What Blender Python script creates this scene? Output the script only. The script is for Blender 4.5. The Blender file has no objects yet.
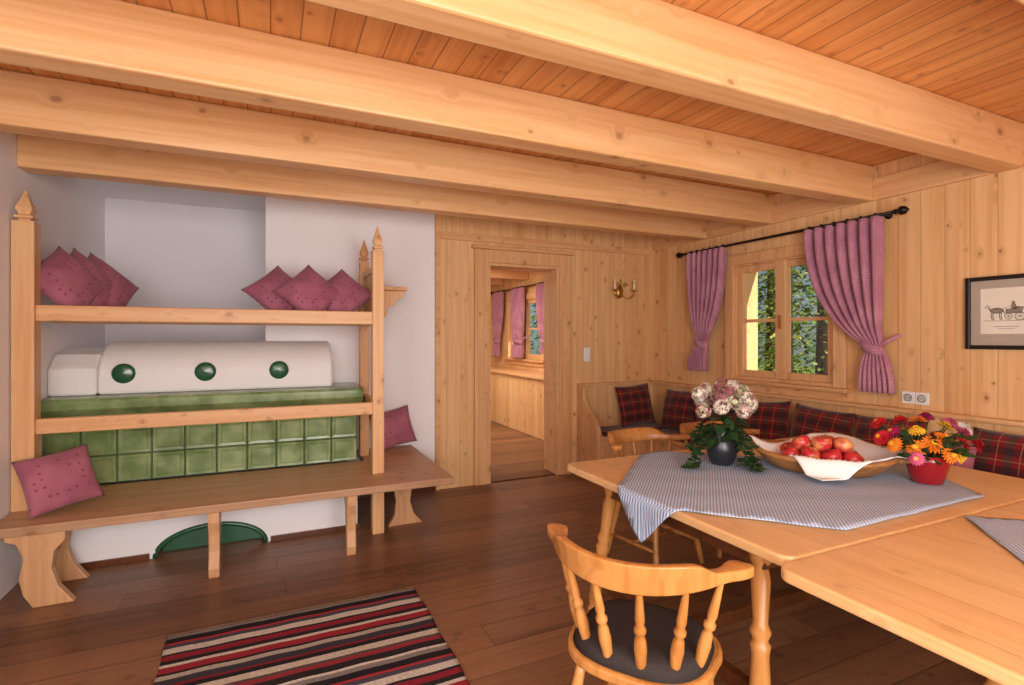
import bpy, bmesh, math, random
from mathutils import Vector, Matrix, Euler
random.seed(4)
scene=bpy.context.scene
COL=scene.collection
PI=math.pi
def lin(h):
    h=h.lstrip('#'); r=[int(h[i:i+2],16)/255 for i in (0,2,4)]
    return tuple(((c/12.92) if c<=.04045 else ((c+.055)/1.055)**2.4) for c in r)+(1,)
# ---------------------------------------------------------------- materials
class NT:
    def __init__(s,name):
        s.m=bpy.data.materials.new(name); s.m.use_nodes=True
        s.t=s.m.node_tree; s.b=s.t.nodes['Principled BSDF']; s.L=s.t.links.new
    def n(s,ty,**k):
        x=s.t.nodes.new(ty)
        for a,b in k.items(): setattr(x,a,b)
        return x
    def inp(s,sock,v):
        if hasattr(v,'links') or hasattr(v,'is_output'): s.L(v,sock)
        else: sock.default_value=v
    def math(s,op,a,b=None,c=None,clamp=False):
        x=s.n('ShaderNodeMath',operation=op,use_clamp=clamp); s.inp(x.inputs[0],a)
        if b is not None: s.inp(x.inputs[1],b)
        if c is not None: s.inp(x.inputs[2],c)
        return x.outputs[0]
    def mr(s,v,a,b,c=0.0,d=1.0):
        x=s.n('ShaderNodeMapRange',interpolation_type='SMOOTHSTEP'); s.inp(x.inputs[0],v)
        for i,q in enumerate((a,b,c,d)): x.inputs[i+1].default_value=q
        return x.outputs[0]
    def mix(s,f,a,b,mode='MIX'):
        x=s.n('ShaderNodeMix',data_type='RGBA',blend_type=mode)
        s.inp(x.inputs[0],f); s.inp(x.inputs[6],a); s.inp(x.inputs[7],b); return x.outputs[2]
    def comb(s,x,y,z):
        c=s.n('ShaderNodeCombineXYZ'); s.inp(c.inputs[0],x); s.inp(c.inputs[1],y); s.inp(c.inputs[2],z); return c.outputs[0]
    def obj(s):
        tc=s.n('ShaderNodeTexCoord'); sp=s.n('ShaderNodeSeparateXYZ'); s.L(tc.outputs['Object'],sp.inputs[0])
        return tc.outputs['Object'],{'X':sp.outputs[0],'Y':sp.outputs[1],'Z':sp.outputs[2]}
    def noise(s,vec,scale,detail=2,rough=.5):
        x=s.n('ShaderNodeTexNoise'); s.L(vec,x.inputs['Vector']); x.inputs['Scale'].default_value=scale
        x.inputs['Detail'].default_value=detail; x.inputs['Roughness'].default_value=rough; return x.outputs[0]
    def bump(s,h,st=.3,d=.002):
        x=s.n('ShaderNodeBump'); x.inputs['Strength'].default_value=st; x.inputs['Distance'].default_value=d
        s.L(h,x.inputs['Height']); s.L(x.outputs[0],s.b.inputs['Normal'])
    def done(s,col,rough=.5,spec=.5,**k):
        s.inp(s.b.inputs['Base Color'],col); s.inp(s.b.inputs['Roughness'],rough)
        s.b.inputs['Specular IOR Level'].default_value=spec
        for a,b in k.items(): s.inp(s.b.inputs[a.replace('_',' ')],b)
        return s.m
def plain(name,h,rough=.5,spec=.5,var=.12,nscale=12,bump=0,**k):
    s=NT(name); o,_=s.obj(); c=lin(h); n=s.noise(o,nscale,3)
    d=tuple(x*(1-var*2) for x in c[:3])+(1,)
    u=tuple(min(1,x*(1+var)) for x in c[:3])+(1,)
    col=s.mix(n,d,u)
    if bump: s.bump(s.noise(o,nscale*5,3),bump,.003)
    return s.done(col,rough,spec,**k)
def leafmat(name,h,tr=.5):
    m=plain(name,h,.6,.3,.35,2); t=m.node_tree; b=t.nodes['Principled BSDF']; o=[n for n in t.nodes if n.type=='OUTPUT_MATERIAL'][0]
    x=t.nodes.new('ShaderNodeMixShader'); q=t.nodes.new('ShaderNodeBsdfTranslucent'); x.inputs[0].default_value=tr
    t.links.new(b.inputs['Base Color'].links[0].from_socket,q.inputs[0]); t.links.new(b.outputs[0],x.inputs[1]); t.links.new(q.outputs[0],x.inputs[2]); t.links.new(x.outputs[0],o.inputs[0]); return m
def pine(name,light,dark,grain='X',across='Y',board=0.0,rough=.42,knots=1.0,groove=.65,tone=.35,knotcol='#84491c',ks=9.0,off=0.0,endj=0.0,kr=1.0):
    s=NT(name); o,ax=s.obj(); other=[q for q in 'XYZ' if q not in (grain,across)][0]
    g,a,t=ax[grain],ax[across],ax[other]
    L,D=lin(light),lin(dark); rnd=None
    if board:
        m=s.math('ADD',s.math('DIVIDE',a,board),off+100)
        idx=s.math('FLOOR',m); fr=s.math('FRACT',m)
        w=s.n('ShaderNodeTexWhiteNoise',noise_dimensions='1D'); s.L(idx,w.inputs['W']); rnd=w.outputs[0]
        if endj:
            gm=s.math('ADD',s.math('DIVIDE',g,endj),s.math('MULTIPLY',rnd,5.0))
            gf=s.math('FRACT',gm)
            w2=s.n('ShaderNodeTexWhiteNoise',noise_dimensions='1D'); s.L(s.math('ADD',s.math('MULTIPLY',s.math('FLOOR',gm),13.7),idx),w2.inputs['W']); rnd=w2.outputs[0]
        g=s.math('ADD',g,s.math('MULTIPLY',rnd,9.3)); t=s.math('ADD',t,s.math('MULTIPLY',rnd,4.1))
    v0=s.comb(s.math('MULTIPLY',g,.75),a,t)
    wob=s.math('MULTIPLY',s.math('SUBTRACT',s.noise(v0,40,2),.5),.10)
    vo=s.n('ShaderNodeTexVoronoi'); s.L(v0,vo.inputs['Vector']); vo.inputs['Scale'].default_value=ks
    sc=s.n('ShaderNodeSeparateColor'); s.L(vo.outputs['Color'],sc.inputs[0])
    dist=s.math('ADD',s.math('DIVIDE',vo.outputs['Distance'],s.math('ADD',s.math('MULTIPLY',sc.outputs[0],.95*kr),.25)),wob)
    halo=s.mr(dist,.12,.5,1,0)
    vg=s.comb(s.math('MULTIPLY',g,1.1),s.math('ADD',s.math('MULTIPLY',a,30),s.math('MULTIPLY',halo,1.6)),s.math('MULTIPLY',t,30))
    gn=s.noise(vg,1.0,4,.55)
    lowv=s.comb(s.math('MULTIPLY',g,.6),s.math('MULTIPLY',a,5),s.math('MULTIPLY',t,5))
    low=s.noise(lowv,1.0,2)
    f=s.math('ADD',s.math('MULTIPLY',s.mr(gn,.3,.75),.6),s.math('MULTIPLY',s.mr(low,.3,.7),.3),clamp=True)
    if rnd is not None: f=s.math('ADD',f,s.math('MULTIPLY',s.math('SUBTRACT',rnd,.5),tone*2),clamp=True)
    col=s.mix(f,L,D)
    if knots:
        col=s.mix(s.math('MULTIPLY',halo,.18*knots),col,lin(knotcol))
        col=s.mix(s.math('MULTIPLY',s.mr(dist,.08,.19,1,0),.75*knots),col,lin(knotcol))
    h=gn
    if board:
        e=s.mr(s.math('ABSOLUTE',s.math('SUBTRACT',fr,.5)),.5-.005/board,.5,0,1)
        if endj:
            e=s.math('MAXIMUM',e,s.mr(s.math('ABSOLUTE',s.math('SUBTRACT',gf,.5)),.5-.004/endj,.5,0,1))
        col=s.mix(s.math('MULTIPLY',e,groove),col,tuple(x*.22 for x in D[:3])+(1,))
        h=s.math('SUBTRACT',s.math('MULTIPLY',gn,.15),e)
    s.bump(h,.3,.003)
    return s.done(col,rough,.4)
# pine family
M_wallY=pine('pine_wall_back','#edc18c','#d39b60','Z','X',.14,knots=.9,groove=.3,tone=.2,kr=.8)
M_wallX=pine('pine_wall_right','#edc18c','#d39b60','Z','Y',.14,knots=.9,groove=.3,tone=.2,kr=.8)
M_ceil=pine('pine_ceiling','#e2a162','#c27636','Y','X',.115,knots=.75,groove=.8,tone=.28,kr=.7)
M_beam=pine('pine_beam','#efc08b','#d89a5e','X','Z',0,knots=.7,ks=6,kr=.7)
M_px=pine('pine_x','#e8bb88','#d0935e','X','Y',0,knots=.6)
M_py=pine('pine_y','#e8bb88','#d0935e','Y','X',0,knots=.6)
M_pz=pine('pine_z','#e8bb88','#d0935e','Z','X',0,knots=.6)
M_bx=pine('bench_pine_x','#d2a780','#b5855f','X','Y',.2,knots=.6,groove=.3,tone=.1)
M_bz=pine('bench_pine_z','#d6a87a','#b9855b','Z','X',0,knots=.6)
M_table=pine('table_maple','#eabf88','#daa66a','Y','X',.17,rough=.28,knots=.25,groove=.12,tone=.22,off=.3)
M_floor=pine('floor_planks','#906446','#66432d','X','Y',.19,rough=.36,knots=.45,groove=.7,tone=.35,knotcol='#2f1a0e',endj=2.3)
M_chair=pine('chair_beech','#c98d4e','#a4662c','Z','X',0,rough=.25,knots=0)
M_dark=pine('dark_oak','#6b3c1e','#42220f','Z','X',0,rough=.35,knots=0)
M_tray=pine('tray_wood','#b07a44','#825228','X','Y',0,rough=.45,knots=.2)
M_plas=plain('white_plaster','#f4f0f2',.85,.2,.015,3,bump=.15)
M_plasw=plain('stove_plaster','#f3f0f0',.75,.2,.015,4,bump=.2)
def tilegreen():
    s=NT('green_glaze'); o,_=s.obj(); n=s.noise(o,7,4)
    c=s.mix(s.mr(n,.3,.7),lin('#667f4a'),lin('#93a873')); s.bump(s.noise(o,30,2),.15,.003)
    return s.done(c,.2,.5)
M_green=tilegreen()
M_greend=plain('dark_green_glaze','#1f5a3a',.2,.6,.15,20)
M_black=plain('matte_black','#141210',.9,.2)  # plain matte black for the fire hole back and socket pin holes
M_iron=plain('wrought_iron','#241c18',.45,.5,.1,30,Metallic=.6)
M_gold=plain('brass','#c79a4a',.3,.5,.1,20,Metallic=.9)
M_white=plain('white_plastic','#f0eeea',.35,.5,.02)
M_cand=plain('candle_wax','#f3e6c8',.5,.4,.03)
M_grout=plain('grout','#4a5c38',.6,.3)
def pinkdots(name,c1,c2,c3,sc=22):
    s=NT(name); o,_=s.obj()
    vo=s.n('ShaderNodeTexVoronoi'); s.L(o,vo.inputs['Vector']); vo.inputs['Scale'].default_value=sc; vo.inputs['Randomness'].default_value=.35
    c=s.mix(s.mr(s.noise(o,6,2),.3,.7),lin(c1),lin(c2)); c=s.mix(s.math('MULTIPLY',s.mr(vo.outputs['Distance'],.12,.22,1,0),.7),c,lin(c3))
    s.bump(s.noise(o,300,2),.2,.001)
    return s.done(c,.85,.2,Sheen_Weight=.15)
M_pink=pinkdots('pink_fabric','#b06a7c','#9b596b','#73303f')
def curtm():
    s=NT('pink_curtain'); o,ax=s.obj()
    vo=s.n('ShaderNodeTexVoronoi'); s.L(o,vo.inputs['Vector']); vo.inputs['Scale'].default_value=30; vo.inputs['Randomness'].default_value=.35
    def ln(c): return s.math('LESS_THAN',s.math('FRACT',s.math('DIVIDE',s.math('ADD',c,10),.022)),.3)
    k=s.math('MULTIPLY',s.math('ADD',ln(ax['Y']),ln(ax['Z'])),.22)
    c=s.mix(s.mr(s.noise(o,6,2),.3,.7),lin('#c58b9b'),lin('#b0768a')); c=s.mix(k,c,lin('#9c5f76'))
    c=s.mix(s.math('MULTIPLY',s.mr(vo.outputs['Distance'],.10,.2,1,0),.5),c,lin('#dfb8c4'))
    return s.done(c,.88,.2,Sheen_Weight=.15)
M_curt=curtm()
def plaid(name,red='#7a1a22',dk='#1f1a22',gr='#1d3a2c'):
    s=NT(name); o,ax=s.obj()
    def st(c,w,lo,hi):
        f=s.math('FRACT',s.math('DIVIDE',c,w)); return s.math('MULTIPLY',s.math('GREATER_THAN',f,lo),s.math('LESS_THAN',f,hi))
    X=s.math('ADD',ax['X'],5); Z=s.math('ADD',ax['Y'],5)
    c=lin(red)
    c=s.mix(s.math('MULTIPLY',st(X,.11,.0,.4),.6),c,lin(gr)); c=s.mix(s.math('MULTIPLY',st(Z,.11,.0,.4),.6),c,lin(dk))
    c=s.mix(s.math('MULTIPLY',st(X,.11,.68,.72),.4),c,lin('#b09a60')); c=s.mix(s.math('MULTIPLY',st(Z,.11,.68,.72),.4),c,lin('#b09a60'))
    return s.done(c,.9,.15,Sheen_Weight=.2)
M_plaid=plaid('red_tartan')
def cloth():
    s=NT('blue_gingham'); o,ax=s.obj()
    def st(c):
        return s.math('GREATER_THAN',s.math('FRACT',s.math('DIVIDE',s.math('ADD',c,5),.018)),.5)
    a=st(s.math('ADD',ax['X'],ax['Y'])); b=st(s.math('SUBTRACT',ax['X'],ax['Y']))
    f=s.math('MULTIPLY',s.math('ADD',a,b),.5)
    c=s.mix(f,lin('#dae2ee'),lin('#6a89b4'))
    return s.done(c,.9,.15)
M_cloth=cloth()
M_nap=plain('white_linen','#f2f0ee',.9,.15,.03,8)
M_seat=plain('charcoal_cushion','#3f3836',.95,.05,.25,160,bump=.3)
def rugm():
    s=NT('rug_stripes'); o,ax=s.obj()
    f=s.math('FRACT',s.math('DIVIDE',s.math('ADD',ax['Y'],5.0),.62))
    r=s.n('ShaderNodeValToRGB'); r.color_ramp.interpolation='CONSTANT'; s.L(f,r.inputs[0])
    cols=['#2a2426','#8c2530','#2a2426','#cfc4b4','#4a4650','#a8303a','#241f22','#8a8078','#d8cdbc','#2a2426','#95303a','#5a4a44','#c9bba8','#241f22','#7c2029','#3c3840','#b4a797','#241f22','#9c2b35','#cfc4b4']
    n=len(cols); e=r.color_ramp.elements
    e[0].position=0; e[0].color=lin(cols[0]); e[1].position=1/n; e[1].color=lin(cols[1])
    for i in range(2,n):
        q=e.new(i/n+ (0.012 if i%3 else -.01)); q.color=lin(cols[i])
    sp=s.noise(s.comb(s.math('MULTIPLY',ax['X'],60),s.math('MULTIPLY',ax['Y'],220),0.0),1,2)
    c=s.mix(s.mr(sp,.35,.75),r.outputs[0],lin('#3a3234'),'MIX'); c=s.mix(.55,c,r.outputs[0])
    s.bump(sp,.6,.004)
    return s.done(c,.95,.1)
M_rug=rugm()
def applem():
    s=NT('apple_skin'); o,_=s.obj(); n=s.noise(o,11,3)
    c=s.mix(s.mr(n,.30,.50),lin('#e3a968'),lin('#c02f34')); return s.done(c,.3,.5)
M_apple=applem()
M_leaf=plain('ivy_leaf','#2c4a26',.45,.4,.3,25)
M_leafo=leafmat('tree_leaf','#86a63f')
M_leafd=leafmat('tree_leaf_dark','#46622a')
M_leafy=leafmat('tree_leaf_sun','#d6dc78')
M_bark=plain('bark','#4a3526',.9,.2,.3,8)
M_grass=plain('grass','#7c9a44',.9,.2,.3,3)
M_hyd=[plain('hydrangea_cream','#ece2cf',.8,.2,.1),plain('hydrangea_pink','#cbaaa4',.8,.2,.1),plain('hydrangea_green','#b2b285',.8,.2,.1),plain('hydrangea_rose','#9a6064',.8,.2,.1)]
M_fl={k:plain('petal_'+k,h,.6,.3,.1,30) for k,h in dict(orange='#f08a22',yellow='#f3c136',red='#c21f26',pink='#e0648a',magenta='#a81e52',white='#f0e2d6',purple='#8a4a8c').items()}
M_vred=plain('red_vase_glaze','#9c1822',.15,.6,.1,10)
M_vdark=plain('dark_vase','#26282c',.3,.5,.1,10)
def glassm():
    m=bpy.data.materials.new('window_glass'); m.use_nodes=True; t=m.node_tree; t.nodes.clear()
    o=t.nodes.new('ShaderNodeOutputMaterial'); x=t.nodes.new('ShaderNodeMixShader'); a=t.nodes.new('ShaderNodeBsdfTransparent'); g=t.nodes.new('ShaderNodeBsdfGlossy')
    g.inputs['Roughness'].default_value=.02; x.inputs[0].default_value=.04
    t.links.new(a.outputs[0],x.inputs[1]); t.links.new(g.outputs[0],x.inputs[2]); t.links.new(x.outputs[0],o.inputs[0]); return m
M_glass=glassm()
# ---------------------------------------------------------------- geometry helpers
def root(name,loc=(0,0,0),rz=0):
    e=bpy.data.objects.new(name,None); e.location=loc; e.rotation_euler=(0,0,rz); e.empty_display_size=.1
    COL.objects.link(e); return e
def add(name,verts,faces,mat,parent=None,smooth=False,mi=None,M=None):
    me=bpy.data.meshes.new(name)
    if M is not None: verts=[M@Vector(v) for v in verts]
    me.from_pydata([tuple(v) for v in verts],[],faces)
    for m in (mat if isinstance(mat,(list,tuple)) else [mat]): me.materials.append(m)
    if mi:
        for p,i in zip(me.polygons,mi): p.material_index=i
    bm=bmesh.new(); bm.from_mesh(me)
    if not isinstance(mat,(list,tuple)) or not mi: bmesh.ops.recalc_face_normals(bm,faces=bm.faces)
    bm.to_mesh(me); bm.free()
    if smooth:
        for p in me.polygons: p.use_smooth=True
    o=bpy.data.objects.new(name,me); COL.objects.link(o)
    if parent: o.parent=parent
    return o
def bev(o,w=.004,seg=2):
    m=o.modifiers.new('b','BEVEL'); m.width=w; m.segments=seg; m.limit_method='ANGLE'; m.angle_limit=math.radians(40); return o
BF=[(0,3,2,1),(4,5,6,7),(0,1,5,4),(1,2,6,5),(2,3,7,6),(3,0,4,7)]
def boxv(x0,x1,y0,y1,z0,z1): return [(x0,y0,z0),(x1,y0,z0),(x1,y1,z0),(x0,y1,z0),(x0,y0,z1),(x1,y0,z1),(x1,y1,z1),(x0,y1,z1)]
def boxes(name,lst,mat,parent=None,b=.004,M=None):
    V=[];F=[]
    for q in lst:
        n=len(V); V+=boxv(*q); F+=[tuple(i+n for i in f) for f in BF]
    o=add(name,V,F,mat,parent,M=M)
    if b: bev(o,b)
    return o
def prism(name,pts,d0,d1,plane,mat,parent=None,b=.003,M=None):
    def P(p,d): return {'XZ':(p[0],d,p[1]),'YZ':(d,p[0],p[1]),'XY':(p[0],p[1],d)}[plane]
    n=len(pts); V=[P(p,d0) for p in pts]+[P(p,d1) for p in pts]
    F=[tuple(range(n)),tuple(range(2*n-1,n-1,-1))]+[(i,(i+1)%n,n+(i+1)%n,n+i) for i in range(n)]
    o=add(name,V,F,mat,parent,M=M)
    if b: bev(o,b)
    return o
def lathe(name,prof,mat,parent=None,seg=20,M=None,smooth=True):
    V=[];F=[]
    for r,z in prof:
        for i in range(seg):
            a=2*PI*i/seg; V.append((r*math.cos(a),r*math.sin(a),z))
    for j in range(len(prof)-1):
        for i in range(seg):
            F.append((j*seg+i,j*seg+(i+1)%seg,(j+1)*seg+(i+1)%seg,(j+1)*seg+i))
    F.append(tuple(range(seg-1,-1,-1))); F.append(tuple((len(prof)-1)*seg+i for i in range(seg)))
    return add(name,V,F,mat,parent,smooth,M=M)
def between(p,q):
    p=Vector(p);q=Vector(q);d=q-p
    return Matrix.Translation(p)@d.to_track_quat('Z','Y').to_matrix().to_4x4(),d.length
def turned(name,p,q,prof,mat,parent,seg=14):
    M,L=between(p,q); return lathe(name,[(r,t*L) for t,r in prof],mat,parent,seg,M)
def tube(name,pts,r,mat,parent=None,seg=8):
    V=[];F=[];pts=[Vector(p) for p in pts];n=len(pts)
    for i,p in enumerate(pts):
        d=(pts[min(i+1,n-1)]-pts[max(i-1,0)]).normalized(); up=Vector((0,0,1)) if abs(d.z)<.95 else Vector((1,0,0))
        s=d.cross(up).normalized(); u=s.cross(d); rr=r[i] if isinstance(r,(list,tuple)) else r
        for k in range(seg):
            a=2*PI*k/seg; V.append(p+(s*math.cos(a)+u*math.sin(a))*rr)
    for i in range(n-1):
        for k in range(seg): F.append((i*seg+k,i*seg+(k+1)%seg,(i+1)*seg+(k+1)%seg,(i+1)*seg+k))
    F.append(tuple(range(seg))); F.append(tuple((n-1)*seg+k for k in range(seg)))
    return add(name,V,F,mat,parent,True)
def grid(name,nu,nv,fn,mat,parent=None,solid=0,smooth=True,M=None):
    V=[fn(i/nu,j/nv) for j in range(nv+1) for i in range(nu+1)]
    F=[(j*(nu+1)+i,j*(nu+1)+i+1,(j+1)*(nu+1)+i+1,(j+1)*(nu+1)+i) for j in range(nv) for i in range(nu)]
    o=add(name,V,F,mat,parent,smooth,M=M)
    if solid:
        m=o.modifiers.new('s','SOLIDIFY'); m.thickness=solid; m.offset=0
    return o
def pillow(name,w,h,t,mat,M,n=18):
    V=[];F=[]
    def P(i,j,s):
        u=i/n*2-1; v=j/n*2-1
        puff=max(0,(1-abs(u)**2.6))**.55*max(0,(1-abs(v)**2.6))**.55
        cx=1-.07*(1-v*v)*abs(u)**3; cy=1-.07*(1-u*u)*abs(v)**3
        wr=1+.05*math.sin(u*7+v*5)
        return (u*w/2*cx,v*h/2*cy,s*t/2*puff*wr)
    for s in (1,-1):
        for j in range(n+1):
            for i in range(n+1): V.append(P(i,j,s))
    N=(n+1)**2
    for k in (0,1):
        for j in range(n):
            for i in range(n):
                a=k*N+j*(n+1)+i; q=(a,a+1,a+n+2,a+n+1); F.append(q if k==0 else q[::-1])
    me=bpy.data.meshes.new(name); me.from_pydata(V,[],F); me.materials.append(mat)
    bm=bmesh.new(); bm.from_mesh(me); bmesh.ops.remove_doubles(bm,verts=bm.verts,dist=.0005); bm.to_mesh(me); bm.free()
    for p in me.polygons: p.use_smooth=True
    o=bpy.data.objects.new(name,me); COL.objects.link(o); o.matrix_world=M
    return o
def TRS(loc,rx=0,ry=0,rz=0): return Matrix.Translation(loc)@Euler((rx,ry,rz),'XYZ').to_matrix().to_4x4()

# ---------------------------------------------------------------- room shell
XL,XR,YB,YF,H=-1.36,4.05,4.88,-1.6,2.72
NX=-.04; NYB=5.85; Y2=10.1
boxes('floor',[(XL-.3,XR+.3,YF-.3,Y2+.3,-.12,0)],M_floor,b=0)
boxes('ceiling',[(XL-.3,XR+.3,YF-.3,YB+.001,H,H+.12),(1.2,XR+.3,YB+.001,Y2+.3,H,H+.12)],M_ceil,b=0)
boxes('wall_left',[(XL-.25,XL,YF-.25,NYB+.2,0,H)],M_plas,b=0)
boxes('wall_niche',[(XL,NX+.25,NYB,NYB+.2,0,H),(NX,NX+.25,YB+.2,NYB,0,H),(XL-.25,NX+.25,YB+.001,NYB+.2,H,H+.12)],M_plas,b=0)
boxes('wall_back',[(NX,1.43,YB,YB+.2,0,H)],M_plas,b=.006)
D0,D1,DH=1.96,2.77,2.2
boxes('wall_back_panelled',[(1.43,D0,YB-.02,YB+.2,0,H),(D0,D1,YB-.02,YB+.2,DH,H),(D1,XR,YB-.02,YB+.2,0,H)],M_wallY,b=0)
def rightwall(ops,y0,y1,name):
    L=[];y=y0
    for a,b,z0,z1 in ops:
        L.append((XR,XR+.28,y,a,0,H)); L.append((XR,XR+.28,a,b,0,z0)); L.append((XR,XR+.28,a,b,z1,H)); y=b
    L.append((XR,XR+.28,y,y1,0,H)); return boxes(name,L,M_wallX,b=0)
W1=(2.70,3.68,1.08,2.14); W2=(7.6,8.9,1.1,2.12)
rightwall([W1,W2],YF-.25,Y2+.25,'wall_right')
boxes('wall_front',[(XL,XR,YF-.25,YF,0,H)],M_plas,b=0)
boxes('wall_far_room',[(1.2,XR,Y2,Y2+.2,0,H)],M_wallY,b=0)
boxes('wall_far_left',[(1.2,1.4,YB+.2,Y2,0,H)],M_plas,b=0)
for i,y in enumerate((.66,1.55,2.40,3.25,4.02)):
    boxes('ceiling_beam',[(XL,XR-.001,y,y+.145,2.46,H-.001)],M_beam,b=.012)
for y in (5.7,6.9,8.1,9.2):
    boxes('ceiling_beam',[(1.4,XR-.001,y,y+.15,2.46,H-.001)],M_beam,b=.012)
boxes('trim_1',[(1.43,XR,YB-.045,YB-.02,2.40,2.47),(1.43,1.47,YB-.05,YB-.02,0,2.40)],M_px,b=.004)
boxes('trim_2',[(XR-.03,XR,a,b,2.46,2.62) for a,b in ((.83,1.55),(1.71,2.40),(2.56,3.25),(3.40,4.02),(4.17,YB-.02))],M_py,b=.004)
boxes('baseboard_left',[(XL,XL+.018,YF,3.6,0,.07)],M_dark,b=.003)
boxes('baseboard_stove',[(XL+.018,-.72,4.102,4.12,0,.04),(0,.62,4.102,4.12,0,.04)],M_dark,b=.003)
boxes('baseboard_back',[(.7,1.43,YB-.018,YB,0,.07)],M_dark,b=.003)
r=root('door_1',(2.38,YB,0)); 
def rb(r,name,lst,mat,b=.004):
    lx,ly,lz=r.location; return boxes(name,[(a-lx,b_-lx,c-ly,d-ly,e-lz,f-lz) for a,b_,c,d,e,f in lst],mat,r,b)
rb(r,'casing',[(D0-.14,D0,YB-.06,YB-.02,0,DH+.13),(D1,D1+.14,YB-.06,YB-.02,0,DH+.13),(D0,D1,YB-.06,YB-.02,DH,DH+.13)],M_pz,.008)
rb(r,'jamb',[(D0,D0+.03,YB-.05,YB+.24,0,DH),(D1-.03,D1,YB-.05,YB+.24,0,DH),(D0+.03,D1-.03,YB-.05,YB+.24,DH-.03,DH)],M_pz,.004)
rb(r,'cornice',[(D0-.17,D1+.17,YB-.085,YB-.02,DH+.13,DH+.165)],M_px,.01)
rb(r,'threshold',[(D0+.03,D1-.03,YB-.02,YB+.2,0,.012)],M_dark,.003)
def window(name,W):
    y0,y1,z0,z1=W; r=root(name,(XR,(y0+y1)/2,z0)); 
    c=.1
    rb(r,'casing',[(XR-.035,XR-.001,y0-c,y0,z0-.02,z1+c),(XR-.035,XR-.001,y1,y1+c,z0-.02,z1+c),(XR-.035,XR-.001,y0,y1,z1,z1+c)],M_pz,.006)
    rb(r,'sill',[(XR-.07,XR+.12,y0-c-.02,y1+c+.02,z0-.055,z0-.02),(XR-.03,XR-.001,y0-c,y1+c,z0-.13,z0-.055)],M_py,.008)
    q=.014
    rb(r,'reveal',[(XR-.01,XR+.285,y0+.001,y0+q,z0+.001,z1-.001),(XR-.01,XR+.285,y1-q,y1-.001,z0+.001,z1-.001),(XR-.01,XR+.285,y0+q,y1-q,z1-q,z1-.001),(XR-.01,XR+.285,y0+q,y1-q,z0-.015,z0+.01)],M_pz,0)
    y0+=q;y1-=q
    X0,X1=XR+.015,XR+.075; ym=(y0+y1)/2; zm=z0+(z1-z0)*.5
    f=.06
    L=[(X0,X1,y0,y0+f,z0+.01,z1-q),(X0,X1,y1-f,y1,z0+.01,z1-q),(X0,X1,y0+f,y1-f,z1-f-q,z1-q),(X0,X1,y0+f,y1-f,z0+.01,z0+f+.01),(X0-.02,X1,ym-.05,ym+.05,z0+.01,z1-q)]
    rb(r,'sash',L,M_pz,.006)
    rb(r,'muntin',[(X0+.01,X1-.01,y0+f,ym-.05,zm-.015,zm+.015),(X0+.01,X1-.01,ym+.05,y1-f,zm-.015,zm+.015)],M_py,.003)
    rb(r,'glass',[(X1-.025,X1-.02,y0+f,y1-f,z0+f,z1-f)],M_glass,0)
    rb(r,'handle',[(X0-.035,X0-.02,ym-.012,ym+.012,zm-.08,zm+.04)],M_gold,.004)
window('window_1',W1); window('window_2',W2)

# ---------------------------------------------------------------- tiled stove
st=root('tiled_stove',(-.35,4.6,0))
def sb(name,lst,mat,b=.004): return rb(st,name,lst,mat,b)
Ms=Matrix.Translation((.35,-4.6,0))
arch=[(-.36+.33*math.cos(PI-PI*i/24),.17*math.sin(PI*i/24)) for i in range(25)]
prism('plinth',[(XL+.002,0.001)]+[(x,z+.001) for x,z in arch]+[(.6,.001),(.6,.398),(XL+.002,.398)],4.12,4.34,'XZ',M_plasw,st,0,M=Ms)
sb('plinth_body',[(XL+.002,.6,4.6,4.86,0.001,.398)],M_plasw)
sb('fire_hole_back',[(XL+.05,.5,4.34,4.6,0.001,.38)],M_black,0)
tube('fire_hole_rim',[((-.36+.33*math.cos(PI-PI*i/24))+.35,4.12-4.6,.17*math.sin(PI*i/24)+.004) for i in range(25)],.016,M_greend,st)
prism('fire_hole_door',[(x*.93-.36*.07,z*.9+.003) for x,z in arch],4.21,4.24,'XZ',M_greend,st,.003,M=Ms)
SX0,SX1=XL+.002,.64; TY=4.43
sb('tile_core',[(SX0,SX1,TY,4.875,.455,1.0)],M_grout,0)
V=[];F=[]
nt=10; tw=(SX1-SX0)/nt
for c in range(nt):
    for k in range(2):
        x0=SX0+c*tw+.003; x1=x0+tw-.006; z0=.46+k*.19; z1=z0+.184
        n=len(V); q=.022
        y=TY
        V+=[(x0,y,z0),(x1,y,z0),(x1,y,z1),(x0,y,z1)]
        V+=[(x0+.004,y-.016,z0+.004),(x1-.004,y-.016,z0+.004),(x1-.004,y-.016,z1-.004),(x0+.004,y-.016,z1-.004)]
        V+=[(x0+q,y-.014,z0+q),(x1-q,y-.014,z0+q),(x1-q,y-.014,z1-q),(x0+q,y-.014,z1-q)]
        V+=[(x0+q+.01,y-.009,z0+q+.01),(x1-q-.01,y-.009,z0+q+.01),(x1-q-.01,y-.009,z1-q-.01),(x0+q+.01,y-.009,z1-q-.01)]
        for l in range(3):
            for i in range(4): F.append((n+l*4+i,n+l*4+(i+1)%4,n+(l+1)*4+(i+1)%4,n+(l+1)*4+i))
        F.append((n+12,n+13,n+14,n+15))
add('tiles',V,F,M_green,st,M=Ms)
corn=[(TY,.84),(TY-.015,.845),(TY-.02,.87),(TY-.04,.885),(TY-.045,.93),(TY-.06,.95),(TY-.08,.975),(TY-.08,1.03),(TY-.07,1.045),(TY+.02,1.055),(4.875,1.055),(4.875,.84)]
prism('cornice',corn,SX0,SX1+.04,'YZ',M_green,st,.004,M=Ms)
dm=[(4.50,1.055),(4.50,1.16)]+[(4.875-.375*math.cos(PI/2*i/12),1.16+.265*math.sin(PI/2*i/12)) for i in range(1,13)]+[(4.875,1.055)]
prism('dome',dm,-1.09,.46,'YZ',M_plasw,st,.02,M=Ms)
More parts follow.
